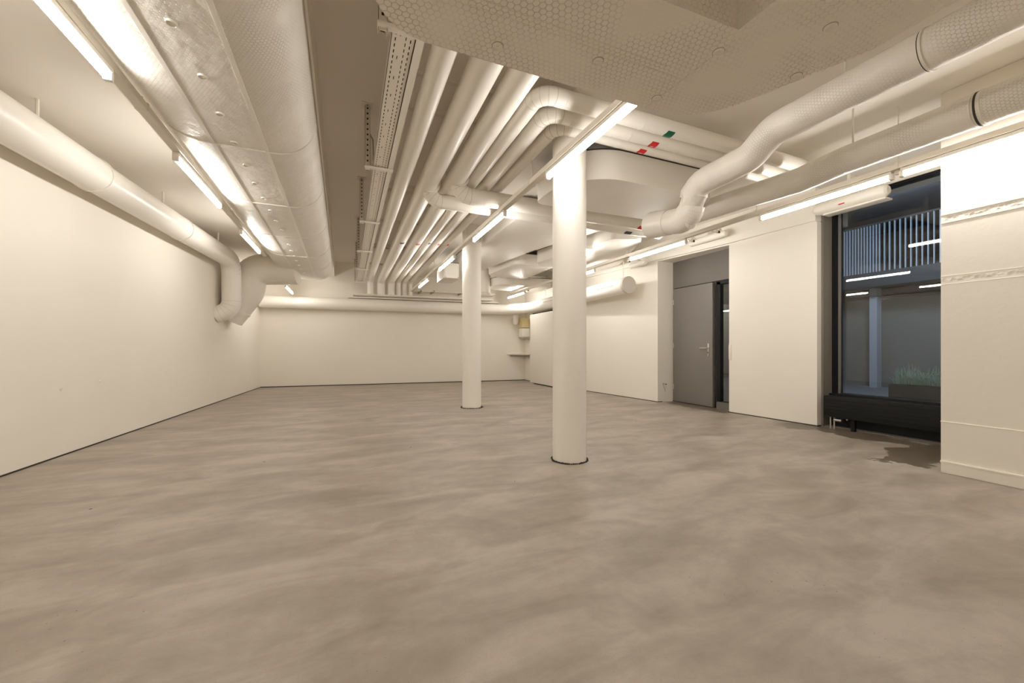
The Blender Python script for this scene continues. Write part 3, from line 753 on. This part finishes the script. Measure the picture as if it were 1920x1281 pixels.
# switch on edge of the panel by the sidelight
tag(obj('switch', bx(5.466, 5.478, 4.29, 4.33, 0.82, 1.05, bev=0.004), 'white'), 'slim white switch strip on the panel edge beside the sidelight', 'switch')
# cupboard
o = thing('cupboard', 'tall flat white cupboard front standing against the far right wall', 'cupboard', (4.95, 9.1, 0))
obj('body', bx(4.815, 5.095, 7.95, 10.12, 0.05, 1.93), 'white', o)
obj('door', bx(4.79, 4.815, 7.95, 10.12, 0.03, 1.95, bev=0.003), 'white', o)
obj('plinth', bx(4.84, 5.10, 8.0, 9.95, 0.0, 0.05), 'dark', o)
obj('top_gap', bx(4.86, 5.10, 8.0, 10.1, 1.93, 1.99), 'dark', o)
# small things in the far right corner
o = thing('canister', 'small round canister fixed high in the far right corner', 'canister', (4.70, 10.95, 1.75))
obj('body', tube([(4.70, 10.95, 1.80), (4.70, 10.95, 2.0)], 0.085, 20), 'white', o)
obj('base_cone', tube([(4.70, 10.95, 1.72), (4.70, 10.95, 1.80)], 0.09, 20, radii=[0.05, 0.088]), 'white', o)
obj('bracket', bx(4.67, 4.73, 10.95, 11.2, 1.88, 1.93), 'steel', o)
o = thing('wall_box', 'small yellowish box beside the canister in the far right corner', 'box', (4.96, 10.95, 1.62))
obj('body', bx(4.85, 5.08, 10.75, 11.05, 1.62, 1.92, bev=.01), 'yellow', o); obj('bracket', bx(4.93, 4.99, 11.0, 11.2, 1.7, 1.8), 'steel', o)
o = thing('wall_box', 'small white box hanging below the yellowish box in the far right corner', 'box', (4.96, 10.9, 1.32))
obj('body', bx(4.84, 5.08, 10.75, 11.05, 1.34, 1.60, bev=.01), 'white', o); obj('foot', prism([(4.78, 10.75), (5.08, 10.75), (5.08, 11.1), (4.9, 11.1)], 1.30, 1.335), 'cable', o)
o = thing('corner_shelf', 'small triangular shelf low in the far right corner beside the cupboard', 'shelf', (4.9, 10.9, 0.78))
obj('board', prism([(4.50, yb(4.5)), (5.10, yb(5.1)), (5.10, 10.45)], 0.80, 0.83), 'steel', o)
obj('bracket', prism([(4.62, yb(4.62) - .0), (5.09, yb(5.1)), (5.09, 10.8)], 0.74, 0.80), 'cable', o)

# ---- small blemishes on the left wall
o = thing('wall_plug', 'two small round plugs low on the left wall', 'wall plug', (xl(4.9), 4.9, 0.6))
for (y, z) in ((4.95, 0.62), (5.5, 0.65)):
    obj('plug', disc_ring(B(), (xl(y) + .001, y, z), (1, 0, 0), 0.011), 'paint', o)

# ================================================================= COURTYARD OUTSIDE THE WINDOW
struct('ground_outside', bx(5.95, 13, -4, 12, -0.1, 0.30), 'out_floor')
struct('wall_outside', bx(8.95, 9.1, -4, 12, 0.30, 2.06), 'out_wall')
struct('wall_outside', bx(6.2, 13, 6.8, 7.0, 0.3, 3.6), 'out_dark')
struct('wall_outside', bx(12.8, 13, -4, 12, 2.3, 4.0), 'out_dark')
struct('slab_outside', bx(8.35, 13, -4, 12, 2.06, 2.31), 'out_dark')
struct('beam_outside', bx(8.75, 8.96, -4, 12, 1.88, 2.07), 'frame')
struct('roof_outside', bx(6.0, 13, -4, 12, 3.22, 3.4), 'out_dark')
tag(obj('post', bx(8.62, 8.76, 3.90, 4.01, 0.30, 2.06), 'out_post'), 'pale square post standing in the courtyard outside the window', 'post')
o = thing('balustrade', 'pale vertical bar balustrade of the gallery above the courtyard', 'balustrade', (8.4, 3.8, 2.31))
y = 2.2; ysb = []
while y < 3.7: ysb.append(y); y += 0.068
while y < 4.9: ysb.append(y); y += 0.043
for y in ysb:
    obj('bar', bx(8.385, 8.415, y - .006, y + .006, 2.28, 3.14), 'out_rail', o)
obj('bottom_rail', bx(8.38, 8.42, 2.1, 4.95, 2.28, 2.31), 'out_rail', o)
obj('top_rail', bx(8.38, 8.42, 2.1, 4.95, 3.13, 3.16), 'out_dark', o)
o = thing('planter', 'dark trough planter in the courtyard', 'planter', (7.15, 2.5, 0.3))
obj('trough', bx(6.95, 7.35, 1.2, 3.02, 0.30, 0.50, bev=.01), 'soil', o)
def tuft(label, cx, cy, n, R, Hh):
    bm = B()
    for i in range(n):
        a = random.uniform(0, 2 * PI); lean = random.uniform(0.1, 1.0) * R; h = Hh * random.uniform(0.6, 1.0) * (1 - 0.35 * lean / R)
        x0, y0 = cx + random.uniform(-.09, .09), cy + random.uniform(-.16, .16); wv = 0.006
        dx, dy = math.cos(a), math.sin(a); prev = None
        for k in range(6):
            t = k / 5; x = x0 + dx * lean * t * t; y = y0 + dy * lean * t * t; z = 0.47 + h * (t * 1.35 - 0.55 * t ** 2.4 * (0.4 + lean / R))
            ww = wv * (1 - t * 0.85); q = (bm.verts.new((x - dy * ww, y + dx * ww, z)), bm.verts.new((x + dy * ww, y - dx * ww, z)))
            if prev: bm.faces.new((prev[0], prev[1], q[1], q[0]))
            prev = q
    return tag(obj('ornamental_grass', bm, 'leaf'), label, 'grass plant', 'grass plants in the courtyard planter', 'thing')
tuft('silvery grass tuft at the left end of the courtyard planter', 7.12, 2.84, 190, 0.24, 0.34)
tuft('second grass tuft from the left in the courtyard planter', 7.14, 2.48, 170, 0.22, 0.34)
tuft('grass tuft of the courtyard planter at the right edge of the window', 7.12, 2.12, 170, 0.22, 0.36)
# unseen fill added above the planter: cool light on plants, wall and bars
lt = bpy.data.lights.new('courtyard_fill', 'AREA'); lt.energy = 34; lt.color = (0.68, 0.82, 1.0); lt.size = 0.5
lo = bpy.data.objects.new('courtyard_fill', lt); COL.objects.link(lo); lo.location = (6.9, 2.9, 3.1); lo.rotation_euler = (0, -0.75, 0)
tag(lo, 'added cool fill light, unseen under the courtyard roof', 'lamp')
